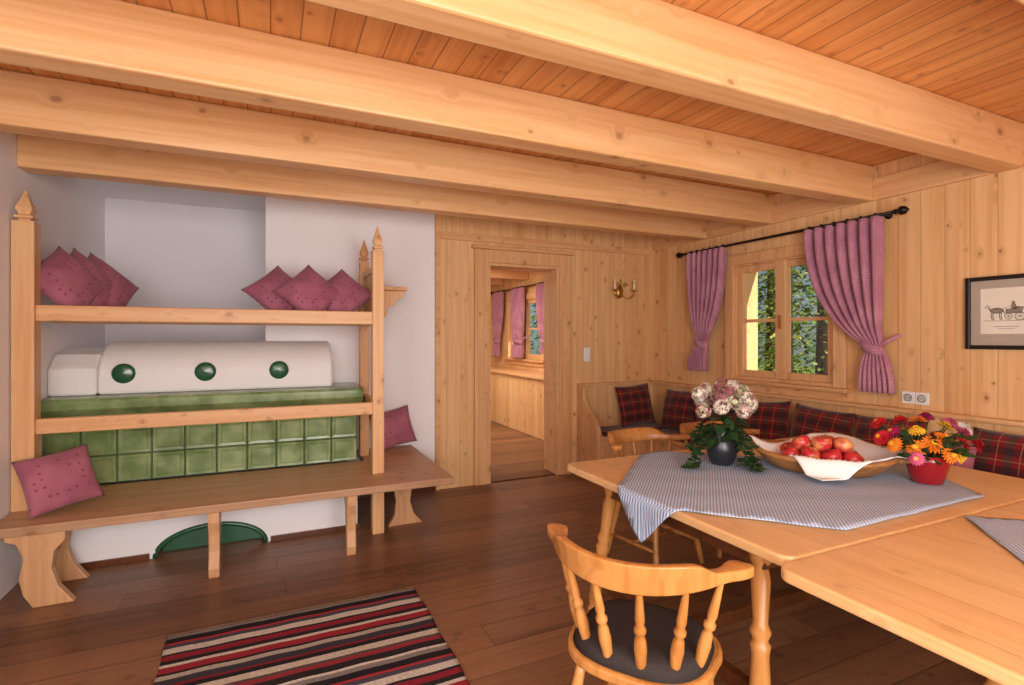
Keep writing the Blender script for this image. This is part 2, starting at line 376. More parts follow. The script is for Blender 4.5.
dl=[(4.48,1.055),(4.48,1.24),(4.60,1.335),(4.875,1.38),(4.875,1.055)]
prism('dome_side_block',dl,SX0,-1.09,'YZ',M_plasw,st,.02,M=Ms)
sb('flue_block',[(SX0,NX-.002,4.875,NYB-.002,.455,1.36)],M_plasw,0)
for x in (-.94,-.44,.06):
    Mv=Matrix.Translation((x+.35,4.503-4.6,1.2))@Matrix.Rotation(PI/2,4,'X')
    lathe('vent_rosette',[(.070,-.01),(.070,.010),(.062,.018),(.05,.021),(.035,.024),(.012,.027),(.001,.028)],M_greend,st,24,Mv)

# ---------------------------------------------------------------- stove bench (L shaped) with drying rack
bn=root('stove_bench',(-.1,4.0,0)); Mb=Matrix.Translation((.1,-4.0,0))
BX1=1.2
rb(bn,'seat_front',[(XL+.003,BX1,3.6,TY-.018,.40,.45)],M_bx,.008)
rb(bn,'seat_side',[(.70,BX1,TY-.018,YB-.003,.40,.45)],M_bx,.008)
def carved(y):
    return [(y,.40),(y+.18,.40),(y+.17,.34),(y+.12,.28),(y+.10,.18),(y+.115,.08),(y+.15,.0),(y+.03,.0),(y+.015,.06),(y+.035,.16),(y+.03,.26),(y,.34)]
for x in (-.31,.49): prism('leg',carved(3.60),x-.03,x+.03,'YZ',M_bz,bn,.006,M=Mb)
leg=[(-1.28,.40),(-1.02,.40),(-1.02,.35),(-1.07,.29),(-1.08,.2),(-1.05,.1),(-.98,.0),(-1.16,.0),(-1.2,.07),(-1.22,.16),(-1.2,.27),(-1.23,.35),(-1.28,.37)]
prism('leg_end',leg,3.63,3.68,'XZ',M_bz,bn,.006,M=Mb)
prism('leg_end_inner',[(x-.02,z) for x,z in leg],3.95,4.0,'XZ',M_bz,bn,.006,M=Mb)
rb(bn,'leg_end_stretcher',[(-1.2,-1.13,3.68,3.95,.2,.26)],M_bz,.004)
leg2=[(.80,.40),(1.08,.40),(1.06,.33),(1.0,.26),(.99,.18),(1.02,.08),(1.09,.0),(.82,.0),(.87,.08),(.88,.2),(.86,.3),(.81,.36)]
prism('leg_side',leg2,4.05,4.1,'XZ',M_bz,bn,.006,M=Mb)
fr=bn; Mf=Mb
def post(x,y,w,z0,z1,d=None):
    d=d or w
    rb(fr,'post',[(x-w/2,x+w/2,y-d/2,y+d/2,z0,z1)],M_pz,.006)
    p=[(w*.36,0),(w*.36,.012),(w*.58,.018),(w*.58,.03),(w*.34,.04),(w*.5,.065),(w*.5,.08),(w*.3,.12),(w*.1,.17),(.003,.185)]
    lathe('finial',p,M_pz,fr,4 if w>.08 else 12,Mf@Matrix.Translation((x,y,z1))@Matrix.Rotation(PI/4,4,'Z'),smooth=False)
post(-1.30,3.98,.105,.45,2.13)
post(.725,3.98,.085,.0,2.10); 
post(.725,4.60,.075,.45,2.10)
rb(fr,'shelf_rail',[(-1.25,.685,3.95,3.99,1.55,1.645)],M_px,.008)
rb(fr,'shelf_board',[(-1.25,.685,3.99,4.6,1.552,1.572)],M_px,.003)
rb(fr,'shelf_back_rail',[(-1.355,.69,4.6,4.635,1.55,1.64)],M_px,.004)
rb(fr,'lower_rail',[(-1.25,.685,3.95,3.99,.885,.975)],M_px,.008)
rb(fr,'side_rail',[(.705,.745,4.02,4.565,1.55,1.645),(.705,.745,4.02,4.565,.885,.975),(.705,.745,4.02,4.565,1.95,2.0)],M_py,.006)
rb(fr,'side_panel',[(.715,.735,4.02,4.565,1.645,1.95)],M_py,.003)
rb(fr,'side_shelf',[(.765,1.03,4.30,4.872,1.84,1.87)],M_py,.006)
br=[(.765,1.84),(1.02,1.84),(1.0,1.79),(.95,1.77),(.93,1.72),(.88,1.70),(.86,1.62),(.80,1.58),(.765,1.52)]
prism('side_shelf_bracket',br,4.36,4.39,'XZ',M_pz,fr,.004,M=Mf)
prism('side_shelf_bracket',br,4.80,4.83,'XZ',M_pz,fr,.004,M=Mf)
def diamond(x,y,z,rz,tilt=.15,roll=PI/4):
    return Matrix.Translation((x,y,z))@Euler((0,0,rz)).to_matrix().to_4x4()@Matrix.Rotation(PI/2-tilt,4,'X')@Matrix.Rotation(roll,4,'Z')
for x,y,rz,ro,tl in ((-1.16,4.17,.85,.72,.40),(-1.10,4.30,.95,.80,.36),(-1.03,4.42,.9,.85,.40),
                  (.06,4.36,.2,.72,.5),(.27,4.22,.05,.78,.5),(.50,4.26,-.2,.82,.55)):
    s=.37; z=1.575+(s*.707*.93)*math.cos(tl)
    pillow('pink_cushion',s,s,.13,M_pink,diamond(x,y,z,rz,tl,ro))
pillow('pink_cushion',.35,.34,.13,M_pink,diamond(-1.11,3.86,.63,.5,.45,.15))
pillow('pink_cushion',.36,.34,.12,M_pink,diamond(1.0,4.74,.64,-.1,.25,.22))

# ---------------------------------------------------------------- corner bench
cb=root('corner_bench',(3.8,3.5,0))
BK=.93
rb(cb,'back_panel_back',[(3.04,XR-.003,YB-.06,YB-.023,.02,BK)],M_wallY,.003)
rb(cb,'back_panel_right',[(XR-.045,XR-.003,.0,YB-.06,.02,BK)],M_wallX,.003)
rb(cb,'cap',[(3.0,XR-.003,YB-.085,YB-.023,BK,BK+.03),(XR-.08,XR-.003,-.02,YB-.085,BK,BK+.03)],M_py,.006)
rb(cb,'seat',[(3.04,XR-.05,4.42,YB-.06,.41,.45),(3.56,XR-.045,.0,4.42,.41,.45)],M_py,.006)
rb(cb,'box_front',[(3.04,3.62,4.46,4.49,.003,.41),(3.60,3.63,.03,4.46,.003,.41)],M_wallX,.003)
prism('end_panel',[(YB-.022,.003),(4.44,.003),(4.44,.5),(4.5,.6),(4.62,.68),(4.72,.8),(4.74,BK),(YB-.022,BK)],3.0,3.04,'YZ',M_pz,cb,.006,M=Matrix.Translation((-3.8,-3.5,0)))
rb(cb,'seat_pad',[(3.08,XR-.08,4.44,4.78,.452,.49),(3.58,XR-.1,.3,4.40,.452,.49)],M_plaid,.015)
def lean(x,y,z,face,tilt=.25,roll=0):
    return Matrix.Translation((x,y,z))@Matrix.Rotation(face,4,'Z')@Matrix.Rotation(PI/2-tilt,4,'X')@Matrix.Rotation(roll,4,'Z')
for y,ro in ((4.22,.05),(3.72,-.08),(3.2,.1),(2.7,-.05),(2.2,.08),(1.5,0)):
    pillow('tartan_cushion',.48,.42,.15,M_plaid,lean(3.85,y,.705,-PI/2,.28,ro))
pillow('tartan_cushion',.46,.44,.15,M_plaid,lean(3.66,4.70,.715,0,.22,.06))
pillow('pink_cushion',.36,.34,.12,M_pink,lean(3.70,1.82,.67,-PI/2,.5,.1))

# ---------------------------------------------------------------- curtains
def curtain(par,y0,y1,ztop,zbot,ytie,ztie,wtie,wb,yb,ph,name='curtain_panel'):
    def f(u,v):
        z=ztop+(zbot-ztop)*v; vt=(ztop-ztie)/(ztop-zbot)
        if v<vt:
            s=v/vt; k=s**2.0
            c=(y0+y1)/2*(1-k)+ytie*k; w=abs(y1-y0)*(1-k)+wtie*k
        else:
            s=(v-vt)/(1-vt); k=min(1,1-(1-s)**2.2)
            c=ytie*(1-k)+yb*k; w=wtie*(1-k)+wb*k
        amp=.036*(.45+.55*min(1,w/.35))
        if v<.03: amp*=.7
        th=u*2*PI*7+ph+.5*math.sin(v*4+u*3)
        y=c+(u-.5)*w+.008*math.sin(th*1.0+1)
        if v<vt: z-= .06*math.sin(PI*v/vt)*(u if ytie<(y0+y1)/2 else 1-u)
        bulge=.03*min(1,abs(v-vt)*8)
        return (3.955+amp*math.sin(th)-bulge+.02-par.location.x,y-par.location.y,z-par.location.z)
    grid(name,120,60,f,M_curt,par,.003)
def rodset(ya,yb,curts,name):
    r=root(name,(3.955,(ya+yb)/2,2.33)); cy=(ya+yb)/2
    turned('rod',(0,ya-cy,0),(0,yb-cy,0),[(0,.012),(1,.012)],M_iron,r,10)
    for s,y in ((-1,ya-cy),(1,yb-cy)):
        turned('finial',(0,y,0),(0,y+s*.10,0),[(0,.013),(.15,.02),(.25,.012),(.5,.032),(.75,.028),(.9,.012),(1,.004)],M_iron,r,12)
        turned('bracket',(.092,y-s*.08,0),(0,y-s*.08,0),[(0,.025),(.1,.025),(.12,.009),(1,.009)],M_iron,r,8)
    for c in curts:
        curtain(r,*c)
        ytie,ztie,w=c[4],c[5],c[6]
        V=[];F=[];k=24
        for j in range(3):
            for i in range(k):
                a=2*PI*i/k; V.append((-.005+.062*math.cos(a),ytie-cy+(w/2+.02)*math.sin(a),ztie-2.33+(-.032,0,.032)[j]+.025*math.sin(a)))
        for j in range(2):
            for i in range(k): F.append((j*k+i,j*k+(i+1)%k,(j+1)*k+(i+1)%k,(j+1)*k+i))
        o=add('tieback',V,F,M_curt,r,True); m=o.modifiers.new('s','SOLIDIFY'); m.thickness=.01
        sgn=1 if ytie>(c[0]+c[1])/2 else -1
        tube('tieback_strap',[(0,ytie-cy+sgn*(w/2),ztie-2.33+.02),(.05,ytie-cy+sgn*(w/2+.06),ztie-2.33+.07),(.085,ytie-cy+sgn*(w/2+.08),ztie-2.33+.09)],.014,M_curt,r)
        for i in range(6):
            y=c[0]+(c[1]-c[0])*(i+.5)/6
            lathe('ring',[(.019,-.004),(.022,0),(.019,.004)],M_iron,r,12,Matrix.Translation((0,y-cy,0))@Matrix.Rotation(PI/2,4,'X'))
    return r
rodset(2.22,4.28,[(3.70,4.20,2.325,1.12,4.02,1.40,.10,.25,4.06,0),(2.29,2.90,2.325,1.06,2.36,1.38,.11,.25,2.33,1)],'curtain_rod')
rodset(7.2,9.5,[(7.25,7.6,2.325,1.2,7.35,1.4,.2,.25,7.35,0),(8.1,8.6,2.325,1.1,8.35,1.4,.35,.4,8.35,0),(9.0,9.4,2.325,1.1,9.3,1.4,.2,.25,9.3,0)],'curtain_rod')

# ---------------------------------------------------------------- picture, sockets, switch, sconce
pc=root('framed_picture',(XR,1.635,1.605)); 
hw,hh=.2,.225
def pb(n,l,m,b=.002): return boxes(n,l,m,pc,b)
M_fr=plain('black_frame','#1c1512',.3,.5,.1)
M_mat=plain('passepartout','#b3a595',.9,.2,.04); M_paper=plain('print_paper','#e9e0cf',.9,.2,.04); M_ink=plain('print_ink','#5a544c',.9,.2,.2); M_ink2=plain('print_wash','#968c7c',.9,.2,.3,60)
pb('frame',[(-.03,-.002,-hw,-hw+.025,-hh,hh),(-.03,-.002,hw-.025,hw,-hh,hh),(-.03,-.002,-hw+.025,hw-.025,-hh,-hh+.025),(-.03,-.002,-hw+.025,hw-.025,hh-.025,hh)],M_fr,.004)
pb('mat',[(-.012,-.003,-hw+.02,hw-.02,-hh+.02,hh-.02)],M_mat,0)
pb('print',[(-.0135,-.012,-.125,.125,-.13,.15)],M_paper,0)
def stroke(pts,w=.0016): tube('ink_line',[(-.0138,-p[0],p[1]) for p in pts],w,M_ink,pc,4)
def flat(pts): add('ink_wash',[(-.0137,-p[0],p[1]) for p in pts],[tuple(range(len(pts)))],M_ink2,pc)
def ell(cx,cy,rx,ry,n=16): return [(cx+rx*math.cos(2*PI*i/n),cy+ry*math.sin(2*PI*i/n)) for i in range(n+1)]
flat(ell(-.045,.012,.032,.016)[:-1]); stroke(ell(-.045,.012,.032,.016))
stroke([(-.074,.018),(-.085,.045),(-.098,.04),(-.102,.03),(-.088,.03),(-.072,.008)],.002)
for x0 in (-.068,-.06,-.028,-.02): stroke([(x0,.0),(x0-.004,-.02),(x0+.002,-.045)],.002)
stroke([(-.013,.016),(-.006,-.01)],.002)
flat([(-.0,-.005),(.075,-.005),(.082,.03),(.05,.034),(.03,.02),(.0,.02)]); stroke([(0,-.005),(.075,-.005),(.082,.03),(.05,.034),(.03,.02),(0,.02),(0,-.005)])
for cx,rr_ in ((.012,.018),(.066,.024)):
    stroke(ell(cx,-.024,rr_,rr_,20)); 
    for k in range(4):
        a=k*PI/4; stroke([(cx-rr_*math.cos(a),-.024-rr_*math.sin(a)),(cx+rr_*math.cos(a),-.024+rr_*math.sin(a))],.0008)
flat(ell(.035,.058,.009,.011)[:-1]); flat([(.022,.02),(.05,.02),(.046,.05),(.026,.05)]); stroke([(.026,.04),(-.02,.022),(-.07,.022)],.001)
stroke([(-.11,-.049),(-.03,-.051),(.11,-.048)],.0012); stroke([(-.06,-.085),(.06,-.085)],.0012); stroke([(-.04,-.098),(.04,-.098)],.0009)
sk=root('wall_socket',(XR,2.13,1.035))
boxes('plate',[(-.012,-.001,-.085,-.002,-.042,.042),(-.012,-.001,.002,.085,-.042,.042)],M_white,sk,.004)
M_ss=plain('socket_shadow','#cfcdc8',.6)
for yy in (-.043,.043):
    lathe('well',[(.02,0),(.021,.003),(.026,.003)],M_ss,sk,18,Matrix.Translation((-.0125,yy,0))@Matrix.Rotation(-PI/2,4,'Y'))
    boxes('pin_holes',[(-.0165,-.0155,yy-.011,yy-.006,-.003,.003),(-.0165,-.0155,yy+.006,yy+.011,-.003,.003)],M_black,sk,0)
sw=root('light_switch',(3.13,YB-.02,1.27))
boxes('plate',[(-.04,.04,-.012,-.001,-.075,.075)],M_white,sw,.004)
boxes('rocker',[(-.027,.027,-.018,-.012,-.06,-.003),(-.027,.027,-.018,-.012,.003,.06)],M_white,sw,.002)
sc=root('wall_sconce',(3.57,YB-.02,1.97))
lathe('backplate',[(.045,0),(.045,.006),(.03,.014),(.01,.02)],M_gold,sc,20,Matrix.Translation((0,-.001,0))@Matrix.Rotation(PI/2,4,'X')@Matrix.Scale(1.6,4,(0,1,0)))
for s in (-1,1):
    pts=[(0,-.02,-.02),(s*.03,-.05,-.07),(s*.08,-.08,-.08),(s*.13,-.09,-.04),(s*.13,-.09,.0)]
    sm=[]
    for i in range(len(pts)-1):
        for t in (0,.33,.66): sm.append(tuple(pts[i][k]*(1-t)+pts[i+1][k]*t for k in range(3)))
    sm.append(pts[-1]); tube('arm',sm,.008,M_gold,sc)
    tube('scroll',[(s*(.05+.03*math.cos(a)*(1-a/9)),-.03,.07+.03*math.sin(a)*(1-a/9)) for a in [i*.4 for i in range(16)]],.005,M_gold,sc)
    lathe('drip_pan',[(.008,0),(.03,.008),(.034,.016),(.02,.012)],M_gold,sc,16,Matrix.Translation((s*.13,-.09,0)))
    lathe('candle',[(.011,0),(.011,.075),(.004,.08)],M_cand,sc,12,Matrix.Translation((s*.13,-.09,.012)))
    lathe('bulb',[(.006,0),(.011,.012),(.008,.03),(.001,.042)],M_cand,sc,10,Matrix.Translation((s*.13,-.09,.092)))
tube('crest',[(0,-.012,.05),(0,-.02,.1),(0,-.012,.15)],[.006,.01,.002],M_gold,sc)

# ---------------------------------------------------------------- tables
TZ=.76
def rr(x0,x1,y0,y1,rad,n=6):
    P=[]
    for cx,cy,a0 in ((x1-rad,y1-rad,0),(x0+rad,y1-rad,PI/2),(x0+rad,y0+rad,PI),(x1-rad,y0+rad,1.5*PI)):
        for i in range(n+1):
            a=a0+PI/2*i/n; P.append((cx+rad*math.cos(a),cy+rad*math.sin(a)))
    return P
LP=[(0,.024),(.04,.028),(.06,.02),(.1,.03),(.3,.036),(.45,.03),(.5,.036),(.52,.026),(.56,.038),(.6,.026),(.8,.034),(.86,.026),(.9,.04),(1,.04)]
def table(x0,x1,y0,y1,z=TZ,ins=.16,insy=.16):
    cx,cy=(x0+x1)/2,(y0+y1)/2; r=root('dining_table',(cx,cy,0)); a,b=(x1-x0)/2,(y1-y0)/2
    prism('top',rr(-a,a,-b,b,.05),z-.038,z,'XY',M_table,r,.008)
    i=ins; j=insy
    boxes('apron',[(-a+i,a-i,-b+j,-b+j+.03,z-.14,z-.038),(-a+i,a-i,b-j-.03,b-j,z-.14,z-.038),(-a+i,-a+i+.03,-b+j+.03,b-j-.03,z-.14,z-.038),(a-i-.03,a-i,-b+j+.03,b-j-.03,z-.14,z-.038)],M_dark,r,.004)
    for sx in (-1,1):
        for sy in (-1,1):
            turned('leg',(sx*(a-i+.06),sy*(b-j+.03),0),(sx*(a-i-.03),sy*(b-j-.04),z-.04),LP,M_chair,r,16)
    boxes('stretcher',[(-a+i+.06,a-i-.06,-.03,.03,.12,.18),(-a+i-.01,-a+i+.035,-b+j+.02,b-j-.02,.12,.18),(a-i-.035,a-i+.01,-b+j+.02,b-j-.02,.12,.18)],M_dark,r,.006)
    return r
table(1.47,3.36,1.125,2.51,TZ,.13,.20)
table(1.385,3.36,-.35,1.115,TZ+.002,.56,.3)

def clothpoly(name,poly,z,edgeX=None,cx=0,cy=0):
    bm=bmesh.new()
    xs=[p[0] for p in poly]; ys=[p[1] for p in poly]
    vs=[bm.verts.new((p[0]-cx,p[1]-cy,0)) for p in poly]; bm.faces.new(vs)
    def cut(co,no):
        g=list(bm.verts)+list(bm.edges)+list(bm.faces); bmesh.ops.bisect_plane(bm,geom=g,plane_co=co,plane_no=no)
    n=36
    for i in range(1,n):
        cut((min(xs)-cx+(max(xs)-min(xs))*i/n,0,0),(1,0,0)); cut((0,min(ys)-cy+(max(ys)-min(ys))*i/n,0),(0,1,0))
    if edgeX is not None:
        cut((edgeX-cx,0,0),(1,0,0)); cut((edgeX-cx-.012,0,0),(1,0,0))
    for v in bm.verts:
        X=v.co.x+cx; Y=v.co.y+cy
        v.co.z=.003+.0025*(1+math.sin(X*19+Y*7)*math.cos(Y*17-X*5))
        if edgeX is not None and X<edgeX:
            d=edgeX-X; v.co.x=edgeX-cx-.008-min(d,.02)*.6-.012*math.sin(Y*24)*min(1,d*6); v.co.z=.004-d
    me=bpy.data.meshes.new(name); bm.to_mesh(me); bm.free(); me.materials.append(M_cloth)
    for p in me.polygons: p.use_smooth=True
    o=bpy.data.objects.new(name,me); o.location=(cx,cy,z+.001); COL.objects.link(o)
    m=o.modifiers.new('s','SOLIDIFY'); m.thickness=.002; m.offset=1
clothpoly('tablecloth',[(1.27,1.82),(1.86,1.20),(2.81,1.21),(3.14,1.68),(2.12,2.50),(1.99,2.50)],TZ,1.465,2.2,1.8)
clothpoly('tablecloth',[(2.42,1.11),(1.70,.45),(2.42,-.2),(3.12,.45)],TZ+.002,None,2.42,.45)

# ---------------------------------------------------------------- chairs
def chair(name,x,y,rz):
    r=root(name,(x,y,0),rz)
    seat=[]
    for i in range(40):
        a=2*PI*i/40; c,s=math.cos(a),math.sin(a); e=.75 
        X=.235*(abs(c)**e)*(1 if c>0 else -1); Y=.22*(abs(s)**e)*(1 if s>0 else -1)
        if s>0: X*=1.03
        seat.append((X,Y))
    prism('seat',seat,.415,.45,'XY',M_chair,r,.01)
    def cush(u,v):
        a=2*PI*u; c,s=math.cos(a),math.sin(a)
        X=.218*(abs(c)**.75)*(1 if c>0 else -1); Y=.205*(abs(s)**.75)*(1 if s>0 else -1)
        if v<.5: k=v*2; return (X*max(k,.001),Y*max(k,.001),.452+.05*(1-k**5)**.5)
        k=(v-.5)*2; return (X*(1-k*.999),Y*(1-k*.999),.452)
    grid('cushion',40,24,cush,M_seat,r)
    LPc=[(0,.014),(.05,.017),(.3,.02),(.36,.015),(.4,.022),(.44,.015),(.7,.021),(.85,.017),(1,.016)]
    for sx in (-1,1):
        for sy in (-1,1):
            turned('leg',(sx*.215,sy*.215,0),(sx*.15,sy*.145,.42),LPc,M_chair,r,12)
    SP=[(0,.009),(.5,.014),(1,.009)]
    for sx in (-1,1): turned('stretcher',(sx*.195,-.19,.15),(sx*.195,.19,.15),SP,M_chair,r,8)
    turned('stretcher',(-.195,0,.15),(.195,0,.15),SP,M_chair,r,8)
    V=[];F=[];n=56;R=.285;cy=.03
    A0,A1=math.radians(186),math.radians(354)
    for i in range(n+1):
        t=i/n; a=A0+(A1-A0)*t; e=abs(t-.5)*2
        mid=1/(1+math.exp((e-.62)*22))
        hgt=.032+.058*mid*(1-.35*e*e); wid=.042
        if e>.8: wid=.042+.034*math.sin(min(1,(e-.8)/.17)*PI*.6)
        if e>=.985: wid*=.6
        zb=.735-.012*math.cos(e*PI)
        ln=.02*mid
        ca,sa=math.cos(a),math.sin(a)
        ex=1+.10*max(0,e-.7)/.3
        sec=[(-wid/2,0),(wid/2,0),(wid/2,hgt*.45),(wid/2*(1-.3*mid)+ln,hgt),(-wid/2*(1-.3*mid)+ln,hgt),(-wid/2,hgt*.45)]
        for dr,dz in sec: V.append(((R*ex+dr)*ca,cy+(R+dr)*sa,zb+dz))
    k=6
    for i in range(n):
        for j in range(k): F.append((i*k+j,i*k+(j+1)%k,(i+1)*k+(j+1)%k,(i+1)*k+j))
    F.append(tuple(range(k))); F.append(tuple(n*k+j for j in range(k)))
    o=add('crest_rail',V,F,M_chair,r,True); bev(o,.007,3)
    SPf=[(0,.010),(.06,.012),(.12,.016),(.3,.020),(.42,.016),(.46,.011),(.49,.018),(.53,.018),(.56,.011),(.62,.015),(.8,.012),(.95,.009),(1,.010)]
    for d in (203,229,256,284,311,337):
        a=math.radians(d); p=(.20*math.cos(a)*1.03,.18*math.sin(a)+.005,.445); q=((R)*math.cos(a),cy+R*math.sin(a),.745)
        turned('spindle',p,q,SPf,M_chair,r,12)
    return r
f=math.atan2(.55,.83)-PI/2
chair('dining_chair',1.12,1.40,f)
chair('dining_chair',2.28,2.74,PI+.15)
chair('dining_chair',2.92,2.76,PI-.1)

# ---------------------------------------------------------------- rug
rg=root('striped_rug',(.155,2.15,0))
def rugf(u,v): return (-.60+1.20*u+.004*math.sin(v*25),-.85+1.7*v,.008+.0015*math.sin(u*30)*math.sin(v*22))
grid('weave',60,60,rugf,M_rug,rg,.010)
V=[];F=[]
for i in range(100):
    x=-.6+1.2*i/99
    for s in (-1,1):
        n=len(V); y=s*.85; e=s*(.85+.02+random.random()*.006); dx=random.uniform(-.006,.006)
        V+=[(x-.002,y,.006),(x+.002,y,.006),(x+.002+dx,e,.003),(x-.002+dx,e,.003)]; F.append((n,n+1,n+2,n+3))
add('fringe',V,F,M_rug,rg)

# ---------------------------------------------------------------- fruit tray
ta=math.atan2(-.82,.57)
TC=(2.58,1.79)
tr=root('wooden_fruit_tray',(TC[0],TC[1],TZ+.016),ta)
RX,RY=.33,.235
def trz(q,c):
    z=.006
    if q>.62: z+=.078*((q-.62)/.38)**1.3*(1+.35*abs(c)**3)
    return z
def trayf(u,v):
    a=2*PI*u; c,s=math.cos(a),math.sin(a)
    ex=RX*(abs(c)**.85)*(1 if c>0 else -1); ey=RY*(abs(s)**.85)*(1 if s>0 else -1)
    return (ex*v,ey*v,trz(v,c))
grid('bowl',64,18,trayf,M_tray,tr,.018)
for s in (-1,1):
    P=[]
    for i in range(21):
        t=i/20; a=-PI/2+PI*t; P.append((s*(.31+.09*math.cos(a)),.085*math.sin(a)))
    prism('handle',P,.085,.107,'XY',M_tray,tr,.006)
na=.72
def napf(u,v):
    x=(u-.5)*.54; y=(v-.5)*.54
    X=x*math.cos(na)-y*math.sin(na)+.03; Y=x*math.sin(na)+y*math.cos(na)+.01
    q=math.sqrt((X/RX)**2+(Y/RY)**2); c=X/RX/max(q,.01)
    if q<=1: z=trz(q,c)+.014
    else:
        z=trz(1,c)+.017
        z+= min(.03,(q-1)*.12) if Y>0 else -min(.075,(q-1)**1.3*.45)
    z+=.004*math.sin(x*34)*math.cos(y*30)
    return (X,Y,z)
grid('napkin',44,44,napf,M_nap,tr,.003)
ap=root('pile_of_apples',(TC[0],TC[1],TZ+.04),ta)
apr=[(.001,-.030),(.016,-.035),(.030,-.028),(.040,-.008),(.043,.010),(.038,.026),(.024,.034),(.010,.031),(.003,.024),(.001,.022)]
for i,(x,y,z) in enumerate([(-.15,.05,.03),(-.14,-.05,.03),(-.05,-.095,.045),(-.06,.08,.03),(.045,-.10,.045),(.03,.09,.03),(.13,-.07,.035),(.12,.05,.03),(-.0,.0,.03),(-.09,-.02,.09),(.0,-.045,.10),(.09,-.02,.095),(.02,.055,.09)]):
    M=TRS((x,y,z+.012),random.uniform(-.6,.6),random.uniform(-.6,.6),random.uniform(0,6))
    lathe('apple',[(a*1.08,b*1.08) for a,b in apr],M_apple,ap,20,M)
    tube('stem',[M@Vector((0,0,.022)),M@Vector((.003,0,.046))],.0015,M_bark,ap,5)

# ---------------------------------------------------------------- bouquets
def leafmesh(V,F,MI,c,d,n,L,W,mi):
    c=Vector(c);d=Vector(d).normalized();n=Vector(n).normalized();s=d.cross(n).normalized();b=len(V)
    V+=[c,c+d*L*.35+s*W*.5+n*.004,c+d*L*.75+s*W*.32,c+d*L-n*.006,c+d*L*.75-s*W*.32,c+d*L*.35-s*W*.5+n*.004]
    F.append((b,b+1,b+2,b+3,b+4,b+5)); MI.append(mi)
def rv(): 
    v=Vector((random.gauss(0,1),random.gauss(0,1),random.gauss(0,1))); return v.normalized()
hy=root('hydrangea_bouquet',(2.21,2.10,TZ+.010))
lathe('vase',[(.04,0),(.055,.005),(.075,.05),(.082,.09),(.07,.14),(.05,.175),(.055,.19),(.045,.19)],M_vdark,hy,24)
V=[];F=[];MI=[]
heads=[]
for i in range(30):
    a=random.uniform(0,2*PI); p=math.acos(random.uniform(-.15,1)); 
    heads.append(Vector((.14*math.sin(p)*math.cos(a),.14*math.sin(p)*math.sin(a),.31+.115*math.cos(p))))
for h in heads:
    base=random.choice([0,0,0,0,1,2,3,2])
    for j in range(60):
        d=rv(); c=h+d*.038
        mi=base if random.random()<.6 else random.choice([0,0,1,2,3])
        t=d.orthogonal().normalized(); t.rotate(Matrix.Rotation(random.uniform(0,6),3,d)) ; s=d.cross(t)
        for k in range(4):
            ang=k*PI/2; e=t*math.cos(ang)+s*math.sin(ang); g=-t*math.sin(ang)+s*math.cos(ang); b=len(V)
            V+=[c,c+e*.008+g*.005+d*.002,c+e*.013+d*.001,c+e*.008-g*.005+d*.002]; F.append((b,b+1,b+2,b+3)); MI.append(mi)
add('blossoms',V,F,M_hyd,hy,mi=MI)
V=[];F=[];MI=[]
for i in range(80):
    a=random.uniform(0,2*PI); c=Vector((.06*math.cos(a),.06*math.sin(a),random.uniform(.10,.27))); d=Vector((math.cos(a),math.sin(a),random.uniform(-.9,.4)))
    leafmesh(V,F,MI,c,d,(0,0,1),.09,.055,0)
vines=[[(.06,-.02,.2),(.09,-.10,.14),(.08,-.15,.05),(.03,-.21,.02),(-.03,-.25,.02)],[(-.05,0,.2),(-.13,.02,.13),(-.18,0,.05),(-.24,-.04,.02),(-.28,-.05,.02)],[(.02,-.05,.2),(.03,-.12,.13),(.01,-.15,.06),(-.03,-.17,.02)],[(-.05,.03,.2),(-.12,.06,.16),(-.16,.05,.1),(-.15,.02,.05)]]
for vn in vines:
    pts=[]
    for i in range(len(vn)-1):
        for t in range(5): pts.append(Vector(vn[i]).lerp(Vector(vn[i+1]),t/5))
    tube('vine_stem',pts,.0025,M_leaf,hy,5)
    for p in pts:
        for q in range(3):
            leafmesh(V,F,MI,p,(random.gauss(0,1),random.gauss(0,1),random.uniform(0,.5)),(random.gauss(0,.4),random.gauss(0,.4),1),.045,.035,0)
add('ivy_leaves',V,F,[M_leaf],hy,mi=MI)
fb=root('flower_bouquet',(2.81,1.43,TZ+.010))
lathe('vase',[(.05,0),(.062,.004),(.075,.05),(.088,.10),(.098,.135),(.092,.135),(.08,.1)],M_vred,fb,28)
keys=list(M_fl); mats=[M_fl[k] for k in keys]+[M_leaf]
V=[];F=[];MI=[]
def gerb(c,d,R,mi,mc):
    d=d.normalized(); t=d.orthogonal().normalized(); s=d.cross(t)
    for lay,(rr_,lift,n) in enumerate(((R,.0,16),(R*.8,.010,13),(R*.55,.018,10))):
        for k in range(n):
            a=2*PI*k/n+lay*.2; e=t*math.cos(a)+s*math.sin(a); g=-t*math.sin(a)+s*math.cos(a); b=len(V); w=rr_*.2
            V.extend([c+d*lift,c+e*rr_*.6+g*w+d*(lift+.006),c+e*rr_+d*(lift-.002),c+e*rr_*.6-g*w+d*(lift+.006)]); F.append((b,b+1,b+2,b+3)); MI.append(mi)
    n=8;b=len(V)
    for k in range(n):
        a=2*PI*k/n; V.append(c+(t*math.cos(a)+s*math.sin(a))*R*.22+d*.022)
    F.append(tuple(range(b,b+n))); MI.append(mc)
K={k:i for i,k in enumerate(keys)}
rt=Vector((.909,-.418,0)); fw=Vector((-.45,-.89,0)).normalized()
